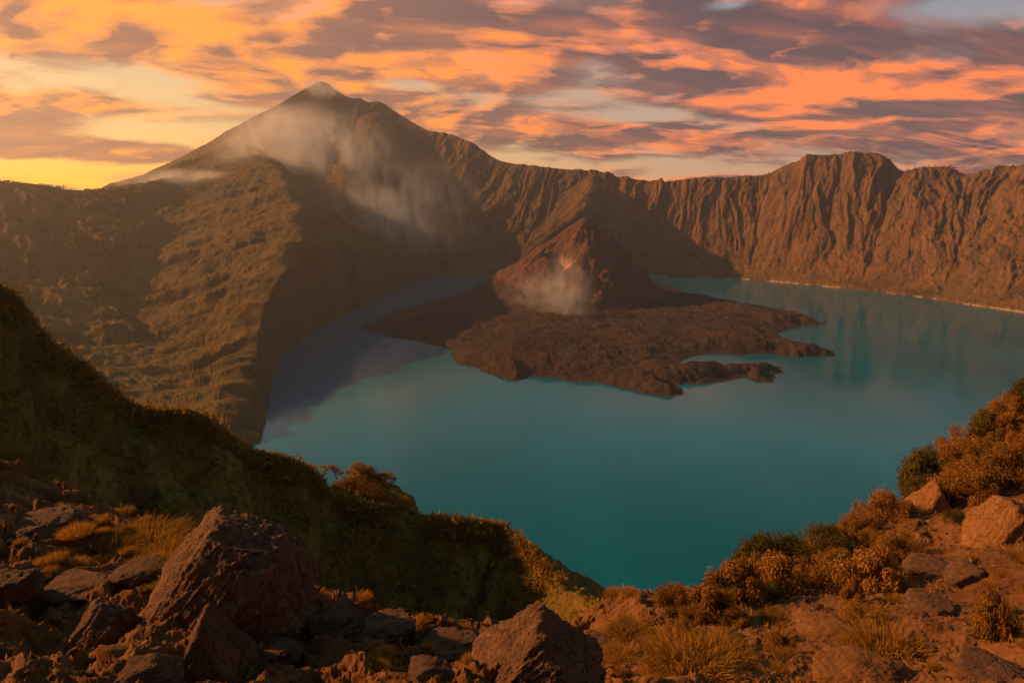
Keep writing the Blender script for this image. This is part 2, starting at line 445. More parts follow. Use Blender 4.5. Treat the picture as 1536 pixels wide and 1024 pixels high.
def far_terrain():
    cr = spline(CREST, 7); C = P(cr[:, 0], cr[:, 1], cr[:, 2])
    arc = np.concatenate([[0], np.cumsum(np.hypot(*np.diff(C[:, :2], axis=0).T))])
    sh = P0(*np.array(SHORE_PX, float).T)[:, :2]
    sh = spline(sh, 5)
    sh = np.vstack([[[-2600, 600], [-1500, 1000], [-900, 1250]], sh, [[2500, 1200], [2700, 500]]])
    lake = np.vstack([sh, [[2700, -500], [-2600, -500]]])
    ring = np.vstack([C[:, :2], [[C[-1, 0], -2000], [C[0, 0], -2000]]])
    naz, nr = 1500, 460
    azs = np.radians(np.concatenate([np.linspace(-70, -42, 150, endpoint=False), np.linspace(-42, 42, 1230), np.linspace(42, 66, 121)[1:]]))
    naz = len(azs)
    k = np.tan(azs)
    kc = C[:, 0] / C[:, 1]
    rc = np.interp(k, kc, C[:, 1])                      # forward distance of the crest per azimuth
    ki = [-3, -1.0, -.45, -.36, -.27, -.125, 0, .23, .5, .75, 1.2, 3]
    ri = [700, 1000, 1180, 1350, 2150, 3500, 4000, 4050, 3500, 2950, 2000, 900]
    rin = np.interp(k, ki, ri)
    v1 = np.linspace(0, 1, 360, endpoint=False); v2 = np.linspace(0, 1, nr - 360) ** 1.6
    y = np.concatenate([rin[:, None] + (rc - rin)[:, None] * v1[None], rc[:, None] + 2600 * v2[None] * (.35 + .65 * np.minimum(1, rc / 4000))[:, None]], 1)
    x = y * k[:, None]
    dS, _, _ = polydist(x, y, sh, [])
    dC, (zc, uc), _ = polydist(x, y, C[:, :2], [C[:, 2], arc])
    # soften the crest height with distance so that the slopes below blend
    inl = inpoly(x, y, lake); inr = inpoly(x, y, ring)
    # warp for the gullies
    px = 768 + F * k[:, None] * CP + 0 * y
    wallw = sstep(900, 1040, px)                         # right-hand cliffs
    volc = sstep(330, 430, px) * (1 - sstep(760, 960, px))
    tt = dS / (dS + dC + 1e-3)
    tw = np.clip(tt + .04 * fbm(x / 260, y / 260, 5, 4) * sstep(0, .2, tt) * sstep(0, .15, 1 - tt), 0, 1)
    prof_w = .16 * tw + .84 * sstep(-.25, 1.08, tw) ** 1.5
    prof_w = np.where(tw > .999, 1, prof_w) / (.16 + .84 * sstep(-.25, 1.08, np.float32(1.0)) ** 1.5)
    prof_v = .55 * tw + .45 * tw ** 2.2
    prof_l = .75 * tw + .25 * tw ** 2
    prof = prof_l * (1 - volc) * (1 - wallw) + prof_v * volc + prof_w * wallw
    zin = zc * prof
    # gullies running down from the crest
    wu = uc + 80 * fbm(x / 420, y / 420, 21, 3) + 34 * fbm(x / 140, y / 140, 23, 4)
    fl = ridged(wu / 330, dC / 1500, 41, 2) * (.50 + .4 * fbm(x / 600, y / 600, 49, 2)) + ridged(wu / 125, dC / 620 + 4, 43, 3) * .34 + ridged(wu / 47, dC / 240, 47, 4) * .27 + .07 * ridged(x / 75, y / 75, 48, 4)
    amp = np.clip(tw, 0, 1) ** 1.15 * (1 - np.clip(tw, 0, .999)) ** .5 / .36
    sc = np.clip(zc / 560, .6, 1.7)
    zin = zin + amp * (84 * wallw + 125 * (1 - wallw) * (1 - volc) + 95 * volc) * (fl - .38) * sc
    zin = zin + amp * (13 * ridged(x / 260, y / 260, 61, 5, .5) - 6) * (1 - .4 * wallw)
    zin = zin + (7 * fbm(x / 60, y / 60, 67, 4)) * sstep(0, .1, tw) * (1 - .5 * sstep(.96, 1, tw))
    zout = np.maximum(zc - .42 * dC, -55) - 60 * (1 - np.exp(-dC / 200)) * 0 + 25 * fbm(x / 300, y / 300, 71, 4) * sstep(0, 300, dC)
    H = np.where(inr, zin, zout)
    # named spurs: (px,py,forward), slope left side, slope right side
    def spur(pts, sl, sr, k=18, rough=14, cap=None):
        nonlocal H
        q = spline(pts, 8); W = P(q[:, 0], q[:, 1], q[:, 2])
        xx = x + 42 * fbm(x / 210, y / 210, 91, 3); yy = y + 42 * fbm(x / 210, y / 210, 92, 3)
        d, (zw, uw), side = polydist(xx, yy, W[:, :2], [W[:, 2], np.arange(len(W)) * 40.0])
        slope = np.where(side > 0, sr, sl)
        uu = uw * 1.6 + d * .12 + 22 * fbm(x / 300, y / 300, 93, 3)
        g = .7 * ridged(uu / 200, d / 2600, 94, 2) + .40 * ridged(uu / 72, d / 1500, 95, 4, .6) + .16 * fbm(x / 34, y / 34, 96, 4, .6) - .55
        z = zw + 20 * fbm(uu / 200, uu / 900, 98, 3) - slope * (np.sqrt(d * d + 45 ** 2) - 45) + g * 36 * sstep(0, 170, d) * (1 - .5 * sstep(500, 1100, d)) + rough * fbm(x / 70, y / 70, 97, 5) * sstep(0, 40, d)
        lim = sstep(0, 30, dS)                            # keep to the traced shore
        H = np.where(inl, H, smax(H, z * lim, k))
    # travel is downhill towards the camera: left of travel (side>0) is the right of the picture
    spur([(372, 214, 5000), (420, 262, 3900), (440, 318, 3150), (424, 380, 2650), (403, 440, 2270), (384, 500, 1980), (366, 560, 1720), (346, 600, 1560), (318, 640, 1430)], .36, .80, 40, 9)
    spur([(560, 170, 6300), (520, 270, 5000), (548, 352, 4100), (575, 405, 3600), (610, 424, 3330)], .6, .6, 25)
    spur([(655, 398, 3950), (690, 384, 3980), (740, 366, 4050), (800, 360, 4150), (860, 352, 4300)], .42, .42, 14, 8)
    spur([(886, 262, 5200), (882, 290, 4900), (878, 312, 4650), (872, 350, 4450)], .9, .9, 14)
    H = np.where(inl, -np.minimum(dS * .35, 60) - 1.5, np.maximum(H, -2 + 1.2 * sstep(0, 20, dS) + 9 * sstep(0, 120, dS)))
    # trees and rock break up the skyline
    edge = np.exp(-(dC / 60) ** 2)
    H = H + .55 * edge * (7 * np.maximum(0, fbm(x / 45, y / 45, 81, 3)) + 9 * np.maximum(0, fbm(x / 130, y / 130, 82, 3))) * (.5 + .5 * wallw)
    V = np.stack([x, y, H], -1).reshape(-1, 3)
    Fq = grid_faces(naz, nr)
    pxf = np.repeat((768 + F * k[:-1] * CP), nr - 1)
    rowf = np.tile(np.arange(nr - 1), naz - 1)
    split = 905 + 0 * pxf
    for name, sel, mat, lab in [('mountain', pxf <= split, M_MOUNT, 'tall hazy volcano with a peaked summit and a long spur falling to the lake'),
                                ('crater_wall', pxf > split, M_WALL, 'fluted orange brown cliffs of the crater rim beyond the lake')]:
        v, f = compact(V, Fq[sel]); o = mobj(name, v, f, mat); tag(o, lab, 'mountain' if name == 'mountain' else 'cliff', kind='structure')
    return C, azs, x, y, H
CR, *_ = far_terrain()

# ------------------------------------------------------------------ water
def water():
    V = np.array([[-3600, -900, 0], [3600, -900, 0], [3600, 5600, 0], [-3600, 5600, 0]], float)
    o = mobj('water', V, np.array([[0, 1, 2, 3]]), M_WATER); tag(o, 'still teal crater lake', 'lake', kind='structure')
    V = np.array([[-3600, -900, -62], [3600, -900, -62], [3600, 5600, -62], [-3600, 5600, -62]], float)
water()

# ------------------------------------------------------------------ island with the young cone
def island():
    nx, ny = 820, 640
    xs = np.linspace(-900, 1350, nx); ys = np.linspace(1600, 4150, ny) if False else 1650 + (4150 - 1650) * np.linspace(0, 1, ny) ** 1.25
    x, y = np.meshgrid(xs, ys, indexing='ij')
    wx = x + 26 * fbm(x / 120, y / 120, 201, 4); wy = y + 40 * fbm(x / 120, y / 120, 202, 4)
    def lobe(pix, hmax, w, pw=1.0):
        pp = P0(*np.array(pix, float).T)[:, :2]
        ins = inpoly(wx, wy, pp); d, _, _ = polydist(wx, wy, np.vstack([pp, pp[:1]]), [])
        d = np.where(ins, d, -d)
        return np.where(d > 0, hmax * (1 - np.exp(-(np.maximum(d, 0) / w) ** pw)), d * .35)
    H = lobe([(545, 492), (590, 505), (640, 512), (668, 520), (690, 538), (760, 560), (900, 560), (1000, 545), (1060, 528), (1180, 530), (1236, 534), (1232, 524), (1185, 512), (1160, 500), (1185, 492), (1240, 486), (1195, 474), (1100, 456), (1030, 440), (990, 426), (880, 425), (740, 432), (650, 452), (590, 470)], 32, 110)
    H = smax(H, lobe([(690, 533), (702, 548), (740, 560), (768, 571), (795, 563), (860, 567), (905, 573), (955, 584), (1000, 593), (1019, 592), (1016, 584), (985, 568), (940, 555), (880, 540), (800, 535), (720, 532)], 56, 85), 8)
    H = smax(H, lobe([(930, 560), (985, 574), (1030, 575), (1080, 570), (1124, 562), (1132, 570), (1152, 570), (1166, 556), (1160, 550), (1100, 548), (1020, 551), (960, 545)], 40, 55), 6)
    H = smax(H, lobe([(990, 500), (1050, 524), (1130, 530), (1190, 533), (1240, 535), (1236, 527), (1160, 519), (1080, 503), (1020, 490)], 44, 45), 5)
    H = smax(H, lobe([(1000, 460), (1080, 478), (1160, 490), (1210, 489), (1242, 486), (1220, 480), (1140, 466), (1060, 450), (1000, 444)], 46, 55), 6)
    H = smax(H, lobe([(640, 500), (720, 535), (850, 540), (960, 540), (960, 500), (860, 470), (740, 470)], 46, 150), 14)
    land = sstep(-6, 14, H)
    H = H + land * (9 * fbm(x / 90, y / 90, 205, 5, .55) + 7 * ridged(x / 150, y / 200, 207, 3) - 3)
    # ropey flow ridges
    H = H + land * 5 * ridged((x * .8 + y * .35) / 70, (y - x * .3) / 190, 209, 3)
    # the cone
    A = P(879, 325, 3500); cx, cy, cz = A
    th = np.arctan2(y - cy, x - cx)
    R = np.sqrt((x - cx) ** 2 + (y - cy) ** 2 + 18 ** 2)
    Rw = R + 22 * fbm(x / 110, y / 110, 211, 4) * sstep(0, 120, R)
    gul = ridged(th * 3.1 + 1.3 * fbm(x / 180, y / 180, 213, 3), R / 320, 215, 3) - .4
    foot = 610 + 130 * np.cos(th - PI)
    cone = cz * np.clip(1 - Rw / foot, -.3, 1) ** 1.12 if False else cz * 1.04 * (np.maximum(0, 1 - Rw / foot)) ** 1.2
    cone = cone + (11 * fbm(x / 60, y / 60, 218, 4) + 13 * gul) * sstep(15, 130, R) * sstep(560, 300, R)
    # blunt crater lip and shoulder on the right, breach facing the camera-left
    sh = P(918, 352, 3450); cone = np.maximum(cone, sh[2] - 1.05 * np.hypot(x - sh[0], y - sh[1]) + 8 * fbm(x / 50, y / 50, 217, 3))
    br = P(842, 398, 3330); bd = np.hypot((x - br[0]) / 62, (y - br[1]) / 120)
    cone = cone - 75 * np.exp(-bd ** 2)
    lip = P(838, 388, 3360); cone = np.maximum(cone, lip[2] - 1.3 * np.hypot(x - lip[0], (y - lip[1]) * .8) + 6 * fbm(x / 30, y / 30, 219, 3))
    H = smax(H, cone - 6, 22)
    edge = np.minimum.reduce([x - xs[0], xs[-1] - x, y - ys[0], ys[-1] - y])
    H = np.where(edge < 30, -20, np.maximum(H, -20))
    V = np.stack([x, y, H], -1).reshape(-1, 3); Fq = grid_faces(nx, ny)
    keep = (V[Fq][:, :, 2].max(1) > -8); Fq = Fq[keep]
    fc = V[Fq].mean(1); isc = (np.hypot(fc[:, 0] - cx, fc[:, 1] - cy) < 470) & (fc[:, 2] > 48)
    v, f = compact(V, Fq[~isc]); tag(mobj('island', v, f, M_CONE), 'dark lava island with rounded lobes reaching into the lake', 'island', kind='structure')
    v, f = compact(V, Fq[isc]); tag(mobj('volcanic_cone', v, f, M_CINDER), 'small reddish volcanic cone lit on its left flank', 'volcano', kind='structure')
island()

# ------------------------------------------------------------------ the grassy ridge left of the viewpoint, plunging to the lake
RIDGE = [(-900, 180, 119), (-500, 255, 133), (-250, 330, 142), (-100, 392, 147), (0, 442, 150), (30, 470, 152), (62, 512, 153), (100, 538, 155), (135, 557, 157), (165, 577, 159), (200, 607, 161), (245, 616, 163), (285, 613, 166), (320, 632, 167), (360, 662, 170), (400, 681, 172), (440, 689, 174), (470, 705, 176), (500, 737, 177), (545, 752, 180), (600, 762, 183), (650, 774, 185), (700, 782, 188), (735, 788, 190), (765, 802, 186), (800, 828, 178), (830, 858, 168), (852, 890, 158), (866, 925, 148), (875, 975, 138), (880, 1060, 125)]
def near_ridge():
    q = spline(RIDGE, 5); W = P(q[:, 0], q[:, 1], q[:, 2])
    azs = np.radians(np.concatenate([np.linspace(-66, -40, 90, endpoint=False), np.linspace(-40, 44, 1000)])); k = np.tan(azs)
    kw = W[:, 0] / W[:, 1]
    n = np.argmax(kw) + 1
    rc = np.interp(k, kw[:n], W[:n, 1])
    rin = np.minimum(26 + 0 * rc, rc * .6)
    v1 = np.linspace(0, 1, 420, endpoint=False); v2 = np.linspace(0, 1, 90) ** 2
    y = np.concatenate([rin[:, None] + (rc - rin)[:, None] * v1, rc[:, None] + (900 - rc)[:, None] * v2], 1)
    x = y * k[:, None]
    xx = x + 3 * fbm(x / 18, y / 18, 301, 3); yy = y + 3 * fbm(x / 18, y / 18, 302, 3)
    d, (zw,), side = polydist(xx, yy, W[:, :2], [W[:, 2]])
    d0, (zw0,), side0 = polydist(x, y, W[:, :2], [W[:, 2]])
    near = side < 0                                        # travel to the right: camera side is on the right hand
    z = np.where(near, zw - .66 * d - 4 * (1 - np.exp(-d / 8)), zw - .86 * d)
    z = z + sstep(0, 14, d0) * (4.6 * ridged((x + .6 * y) / 26, (y - .6 * x) / 70, 305, 4) - 1.6 + 2.2 * fbm(x / 14, y / 14, 307, 5))
    z = z + .9 * np.exp(-d0 / 5) * np.maximum(0, fbm(x / 5, y / 5, 309, 4)) * 1.6
    # lower scrub ridge joining the saddle to the right-hand slope
    q2 = spline([(820, 935, 66), (850, 896, 64), (880, 886, 62), (930, 889, 58), (985, 893, 54), (1040, 884, 50), (1085, 868, 46), (1150, 850, 44), (1300, 830, 44), (1600, 800, 46)], 6)
    W2 = P(q2[:, 0], q2[:, 1], q2[:, 2]); d2, (z2,), s2 = polydist(xx, yy, W2[:, :2], [W2[:, 2]])
    z2 = z2 - np.where(s2 < 0, .45, .95) * d2 + 1.2 * fbm(x / 7, y / 7, 311, 5) * sstep(0, 4, d2)
    z = smax(z, z2, 1.0)
    # outcrop beyond the crest
    oc = P(548, 752, 215); od = np.hypot((x - oc[0]) / 13, (y - oc[1]) / 12)
    H = np.maximum(z, -25)
    V = np.stack([x, y, H], -1).reshape(-1, 3)
    o = mobj('hillside', V, grid_faces(len(azs), y.shape[1]), M_RIDGE); tag(o, 'steep shaded grassy ridge falling to the lake on the left', 'hillside', kind='structure')
    return x, y, H, d0
RX, RY, RZ, RD = near_ridge()

# ------------------------------------------------------------------ foreground ground
GP = [(-900, 1100, 3.0), (-300, 1090, 3.3), (0, 1040, 3.7), (400, 1040, 3.9), (768, 1040, 4.2), (1100, 1040, 4.3), (1536, 1040, 4.1), (2100, 1000, 4.0), (2600, 900, 4),
      (-900, 720, 7.0), (-400, 715, 7.8), (-150, 712, 8.2), (0, 722, 8.2), (60, 720, 8.2), (150, 775, 8), (235, 815, 7.6), (300, 850, 7.2), (380, 880, 7.0), (450, 893, 7.0), (520, 899, 7.4), (600, 930, 7.4), (650, 955, 7.0), (700, 962, 6.8), (780, 955, 7.0),
      (870, 940, 9), (950, 928, 10), (1010, 905, 11), (1060, 885, 12), (1120, 862, 13), (1200, 825, 14), (1300, 792, 15), (1360, 745, 16), (1410, 708, 17), (1470, 665, 18), (1536, 603, 19), (1650, 520, 21), (1900, 380, 23), (2400, 250, 23),
      (0, 850, 5.6), (-200, 850, 5.4), (200, 900, 5.3), (100, 955, 4.7), (450, 965, 5.1), (600, 990, 5.0), (900, 985, 6.0), (1100, 955, 6.6), (1300, 905, 7.6), (1450, 900, 7.2), (1536, 850, 7.8), (1350, 825, 10.5), (1536, 745, 12), (1200, 885, 9.2), (1800, 800, 8), (1800, 620, 13),
      (60, 800, 6.6)]
CRESTI = range(9, 38)
def tps_fit(xy, z, lam=1e-3):
    n = len(xy); r = np.hypot(xy[:, None, 0] - xy[None, :, 0], xy[:, None, 1] - xy[None, :, 1])
    K = np.where(r > 0, r * r * np.log(r + 1e-12), 0) + lam * np.eye(n)
    Pm = np.hstack([np.ones((n, 1)), xy]); A = np.vstack([np.hstack([K, Pm]), np.hstack([Pm.T, np.zeros((3, 3))])])
    return np.linalg.solve(A, np.concatenate([z, np.zeros(3)]))
def tps_eval(w, xy, x, y):
    n = len(xy); out = w[n] + w[n + 1] * x + w[n + 2] * y
    for i in range(n):
        r2 = (x - xy[i, 0]) ** 2 + (y - xy[i, 1]) ** 2
        out = out + w[i] * .5 * r2 * np.log(r2 + 1e-12)
    return out
_g = P(*np.array(GP, float).T)
_ext = []
for i in CRESTI:
    p = _g[i]
    dv = np.array([p[0], p[1]]) / np.hypot(p[0], p[1])
    sight = (p[2] - HC) / np.hypot(p[0], p[1])
    for dd, ex in ((2.5, 1.6), (7, 7)):
        _ext.append([p[0] + dv[0] * dd, p[1] + dv[1] * dd, p[2] + sight * dd - ex])
GXY = np.vstack([_g, np.array(_ext)])
GW = tps_fit(GXY[:, :2], GXY[:, 2])
def gbase(x, y): return tps_eval(GW, GXY[:, :2], np.asarray(x, float), np.asarray(y, float))
def gdetail(x, y):
    x = np.asarray(x, float); y = np.asarray(y, float)
    leftw = sstep(1.8, -.6, x - .12 * y)                   # lumpier lava ground on the left
    wx = x + .25 * fbm(x / .9, y / .9, 401, 3); wy = y + .25 * fbm(x / .9, y / .9, 402, 3)
    h = (.14 + .18 * leftw) * fbm(wx / 1.3, wy / 1.5, 403, 4)
    h = h + (.095 + .13 * leftw) * (ridged(wx / .9, wy / .6, 405, 5, .6) - .3)
    h = h + (.030 + .035 * leftw) * fbm(wx / .2, wy / .2, 407, 5, .65)
    h = h + .05 * np.maximum(0, fbm(wx / .42, wy / .42, 409, 2) - .12)
    return h
def ground_z(x, y): return gbase(x, y) + gdetail(x, y)
def foreground():
    azs = np.radians(np.concatenate([np.linspace(-80, -41, 110, endpoint=False), np.linspace(-41, 41, 1150, endpoint=False), np.linspace(41, 76, 100)])); naz = len(azs)
    r = np.concatenate([np.linspace(1.2, 3.2, 30, endpoint=False), 3.2 * np.exp(np.linspace(0, math.log(34 / 3.2), 640))])
    nr = len(r)
    x = np.sin(azs)[:, None] * r; y = np.cos(azs)[:, None] * r
    z = ground_z(x, y)
    z = np.minimum(z, HC - 1.2 + 0 * z) if False else z
    V = np.stack([x, y, z], -1).reshape(-1, 3)
    o = mobj('ground', V, grid_faces(naz, nr), M_DIRT); tag(o, 'brown volcanic dirt of the viewpoint with lumps of lava rock', 'ground', kind='structure')
    return x, y, z
foreground()

# ------------------------------------------------------------------ placing things on the ground
_gy = np.concatenate([np.linspace(2.2, 12, 1200), np.linspace(12, 30, 700)[1:]])
def ground_hit(px, py):
    """first point of the foreground ground seen at a photo pixel, or None"""
    dx, dy, dz = ray(px, py); s = _gy / dy
    x, y, z = dx * s, dy * s, HC + dz * s
    g = ground_z(x, y); below = np.nonzero(z < g)[0]
    if len(below) == 0: return None
    i = below[0]; return np.array([x[i], y[i], g[i]])
def metres_per_px(p):
    return float(np.linalg.norm(np.asarray(p) - np.array([0, 0, HC]))) / F

# ------------------------------------------------------------------ rocks
import bmesh
def ico(sub):
    bm = bmesh.new(); bmesh.ops.create_icosphere(bm, subdivisions=sub, radius=1)
    v = np.array([x.co[:] for x in bm.verts]); f = np.array([[x.index for x in q.verts] for q in bm.faces]); bm.free()
    return v, f
_ICO = {k: ico(k) for k in (2, 3, 4, 5, 6, 7)}
def rock_mesh(name, planes, seed, sub, mat, rough=1.0, soft=20.0, stria=(.62, .2, .75)):
    """a boulder: the soft intersection of half-spaces (normal, distance), roughened"""
    n, f = _ICO[sub]
    q = np.zeros(len(n)); 
    for (a, d) in planes:
        a = np.array(a, float); a /= np.linalg.norm(a)
        q += np.exp(soft * np.maximum(n @ a, 0.02) / d)
    r = np.minimum(soft / np.log(q), 1.15)
    p = n * r[:, None]
    L = np.array(stria, float); L /= np.linalg.norm(L)
    ps = p - (p @ L)[:, None] * L * .82                     # stretched along the grain
    h = .13 * fbm3(p * 1.3, seed, 3) + .055 * (1 - 2 * np.abs(fbm3(ps * 3.6, seed + 5, 3))) + .05 * fbm3(p * 4.2, seed + 9, 4)
    if sub >= 5: h = h + .048 * (1 - 2 * np.abs(fbm3(ps * 8, seed + 15, 5, .62))) + .034 * fbm3(p * 13, seed + 19, 5, .68)
    p = p * (1 + rough * h)[:, None]
    return mesh_np(name, p, f, mat)
def rand_planes(r, n=11, flat=.8):
    out = []
    for i in range(n):
        a = r.normal(size=3); a[2] *= .9; out.append((a, r.uniform(.62, 1.0)))
    out += [((0, 0, 1), flat), ((0, 0, -1), .6)]
    return out
def rock(name, px, py, wpx, hpx, label, mat=None, planes=None, seed=0, sub=5, depth=.9, rot=0, cat='rock', at=None, group=None, sink=.3, rough=1.0, stria=(.62, .2, .75)):
    """base centre seen at (px,py); wpx, hpx its size in photo pixels"""
    p = at if at is not None else ground_hit(px, py)
    if p is None: print('rock misses ground', label); return None
    m = metres_per_px(p); r = np.random.default_rng(seed + 1000)
    o = bpy.data.objects.new(name, rock_mesh(name, planes or rand_planes(r), seed, sub, mat or M_ROCK, rough, stria=stria))
    link(o); h = hpx * m * .74
    o.scale = (wpx * m * .5, wpx * m * .5 * depth, h / (1 + .6))
    o.location = (p[0], p[1] + .0, p[2] + h * (.6 / 1.6) - sink * h)
    o.rotation_euler = (0, 0, math.radians(rot))
    return tag(o, label, cat, group)

BIG = [((-.72, -.25, .62), .60), ((-.2, -.9, .42), .62), ((.15, -.55, .85), .78), ((.95, -.1, .22), .80), ((0, 0, 1), .98), ((.5, -.8, .1), .80), ((0, 1, .3), .8), ((-.9, .3, .2), .92), ((.35, .1, .95), .86), ((0, 0, -1), .7)]
rock('boulder', 342, 940, 205, 225, 'largest boulder, a brown blocky peak of lava rock lit on its sloping left side', planes=BIG, seed=3, sub=7, depth=.8, sink=.12)
TIP = [((-.8, -.2, .5), .50), ((.8, -.2, .45), .52), ((0, -.9, .4), .6), ((0, .9, .4), .6), ((0, 0, 1), 1.15), ((-.4, -.8, .2), .7), ((.5, -.7, .2), .7), ((0, 0, -1), .6)]
rock('boulder', 318, 1012, 105, 140, 'pointed boulder with a glowing left edge just in front of the largest boulder', planes=TIP, seed=11, sub=6, sink=.15)
rock('boulder', 150, 965, 78, 84, 'small upright boulder left of the pointed one, orange on its left face', planes=BIG, seed=21, sub=6, sink=.2)
rock('boulder', 806, 1012, 185, 140, 'triangular boulder at the bottom centre below the saddle', planes=TIP, seed=31, sub=7, sink=.15)
rock('boulder', 55, 795, 90, 48, 'dark bumpy boulder at the left edge under the grassy ridge', seed=42, sub=6, sink=.5)
rock('boulder', 8, 885, 60, 44, 'dark boulder cut off by the left edge of the picture', seed=43, sub=6, sink=.4, rough=1.5)
rock('boulder', 115, 885, 80, 26, 'low flat slab of lava rock with a lit top beside the left edge', seed=45, sub=6, sink=.3)
rock('boulder', 215, 860, 65, 26, 'low lump of rock under the golden grass hummock', seed=47, sub=5, sink=.3)
rock('boulder', 405, 985, 64, 40, 'dark rounded stone at the right foot of the largest boulder', seed=49, sub=6, sink=.3)
rock('boulder', 225, 1015, 72, 40, 'dark low stone at the bottom left', seed=51, sub=6, sink=.3)
rock('boulder', 505, 935, 80, 38, 'knobbly rock with dead stalks on its top right of the largest boulder', seed=53, sub=6, sink=.3, rough=1.6)
rock('boulder', 575, 945, 70, 36, 'small rock on the lip between the knobbly rock and the saddle', seed=55, sub=5, sink=.3, rough=1.4)
rock('boulder', 665, 975, 80, 42, 'rounded rock with a lit crown left of the triangular boulder', seed=57, sub=5, sink=.3, rough=1.3)
rock('boulder', 640, 1018, 60, 46, 'small stone with a lit left side at the bottom edge', seed=59, sub=5, sink=.3)
rock('boulder', 1512, 812, 84, 84, 'large smooth ochre boulder at the right edge of the slope', M_ROCK2, planes=BIG, seed=61, sub=6, sink=.2, rough=.7)
rock('boulder', 1398, 765, 58, 60, 'pale ochre rock face among the shrubs high on the right slope', M_ROCK2, planes=TIP, seed=63, sub=6, sink=.2)
rock('boulder', 1372, 770, 36, 30, 'small pale rock left of the ochre rock face', M_ROCK2, seed=64, sub=5, sink=.2)
rock('boulder', 1240, 950, 60, 38, 'pale orange rock lying alone on the bare dirt', M_ROCK2, seed=65, sub=5, sink=.2)
rock('boulder', 1212, 942, 42, 40, 'pale orange rock leaning behind the lone one on the dirt', M_ROCK2, seed=66, sub=5, sink=.2)
rock('boulder', 1393, 915, 52, 34, 'rounded brown rock with a long shadow halfway up the dirt', seed=67, sub=5, sink=.25)
rock('boulder', 1448, 868, 40, 32, 'brown rock near the right edge under the smooth ochre boulder', seed=69, sub=5, sink=.25)
rock('boulder', 1400, 858, 55, 24, 'flat brown rock beside the rock near the right edge', seed=71, sub=5, sink=.25)
rock('boulder', 1300, 1024, 95, 40, 'broad clod of earth at the bottom right', M_DIRT, seed=73, sub=6, sink=.3, rough=1.4)
rock('boulder', 1490, 1018, 80, 40, 'brown rock in the bottom right corner', seed=75, sub=6, sink=.3)
rock('boulder', 905, 985, 60, 36, 'brown rock on the path right of the triangular boulder', seed=77, sub=5, sink=.3)
# small loose stones: five shapes, many copies
_protos = []
for i in range(5):
    me = rock_mesh('stone', rand_planes(np.random.default_rng(400 + i)), 500 + i, 4, M_ROCK2 if i == 4 else M_ROCK); _protos.append(me)
sr = np.random.default_rng(91)
nst = 0
while nst < 170:
    left = nst % 2 == 0
    px, py = (sr.uniform(-10, 720), sr.uniform(800, 1022)) if left else (sr.uniform(860, 1540), sr.uniform(640, 1022))
    if not left and py < 1020 - (px - 860) * .5: continue
    p = ground_hit(px, py)
    if p is None or p[1] > 22: continue
    base = project(p[0], p[1], p[2])
    o = bpy.data.objects.new('stone', _protos[sr.integers(0, 5)]); link(o)
    m = metres_per_px(p); w = m * (1.8 + 5.5 * sr.random() ** 2.6)
    if left: w *= 1.2
    o.scale = (w, w * sr.uniform(.7, 1.1), w * sr.uniform(.45, .85)); o.rotation_euler = (sr.uniform(-.3, .3), sr.uniform(-.3, .3), sr.uniform(0, 6.3))
    o.location = (p[0], p[1], p[2] + .05 * w)
    if left: tag(o, 'small brown lava stone among the boulders on the left', 'stone', 'stones among the left boulders')
    else: tag(o, 'small loose stone on the sunlit dirt of the right slope', 'stone', 'loose stones on the right slope')
    nst += 1

# gravel and clods: thousands of bits, one object
def gravel():
    r = np.random.default_rng(55); n0 = 9000
    az = np.radians(r.uniform(-42, 42, n0)); d = 3.4 * np.exp(r.random(n0) * math.log(24 / 3.4)); x = np.sin(az) * d; y = np.cos(az) * d
    k = fbm(x / .9, y / .9, 57, 4) > -.3 + .55 * r.random(n0); x, y = x[k], y[k]; z = ground_z(x, y); n = len(x); v, f = _ICO[2]
    d = np.sqrt(x * x + y * y + (z - HC) ** 2); sz = d / F * (1.0 + 3.2 * r.random(n) ** 3) * np.where(x < 1.2, 1.35, 1.0)
    sc = sz[:, None] * r.uniform(.6, 1.3, (n, 3)); a = r.uniform(0, 6.28, n); ca, sa = np.cos(a), np.sin(a)
    w = v[None] * (1 + .35 * r.normal(size=(n, len(v), 1)) * .6) * sc[:, None]
    X = w[..., 0] * ca[:, None] - w[..., 1] * sa[:, None] + x[:, None]; Y = w[..., 0] * sa[:, None] + w[..., 1] * ca[:, None] + y[:, None]; Z = w[..., 2] + z[:, None]
    V = np.stack([X, Y, Z], -1).reshape(-1, 3); Fq = (f[None] + (np.arange(n) * len(v))[:, None, None]).reshape(-1, 3)
    tag(mobj('gravel', V, Fq, M_DIRT), 'gravel and small clods scattered over the brown dirt', 'gravel', kind='stuff')
gravel()

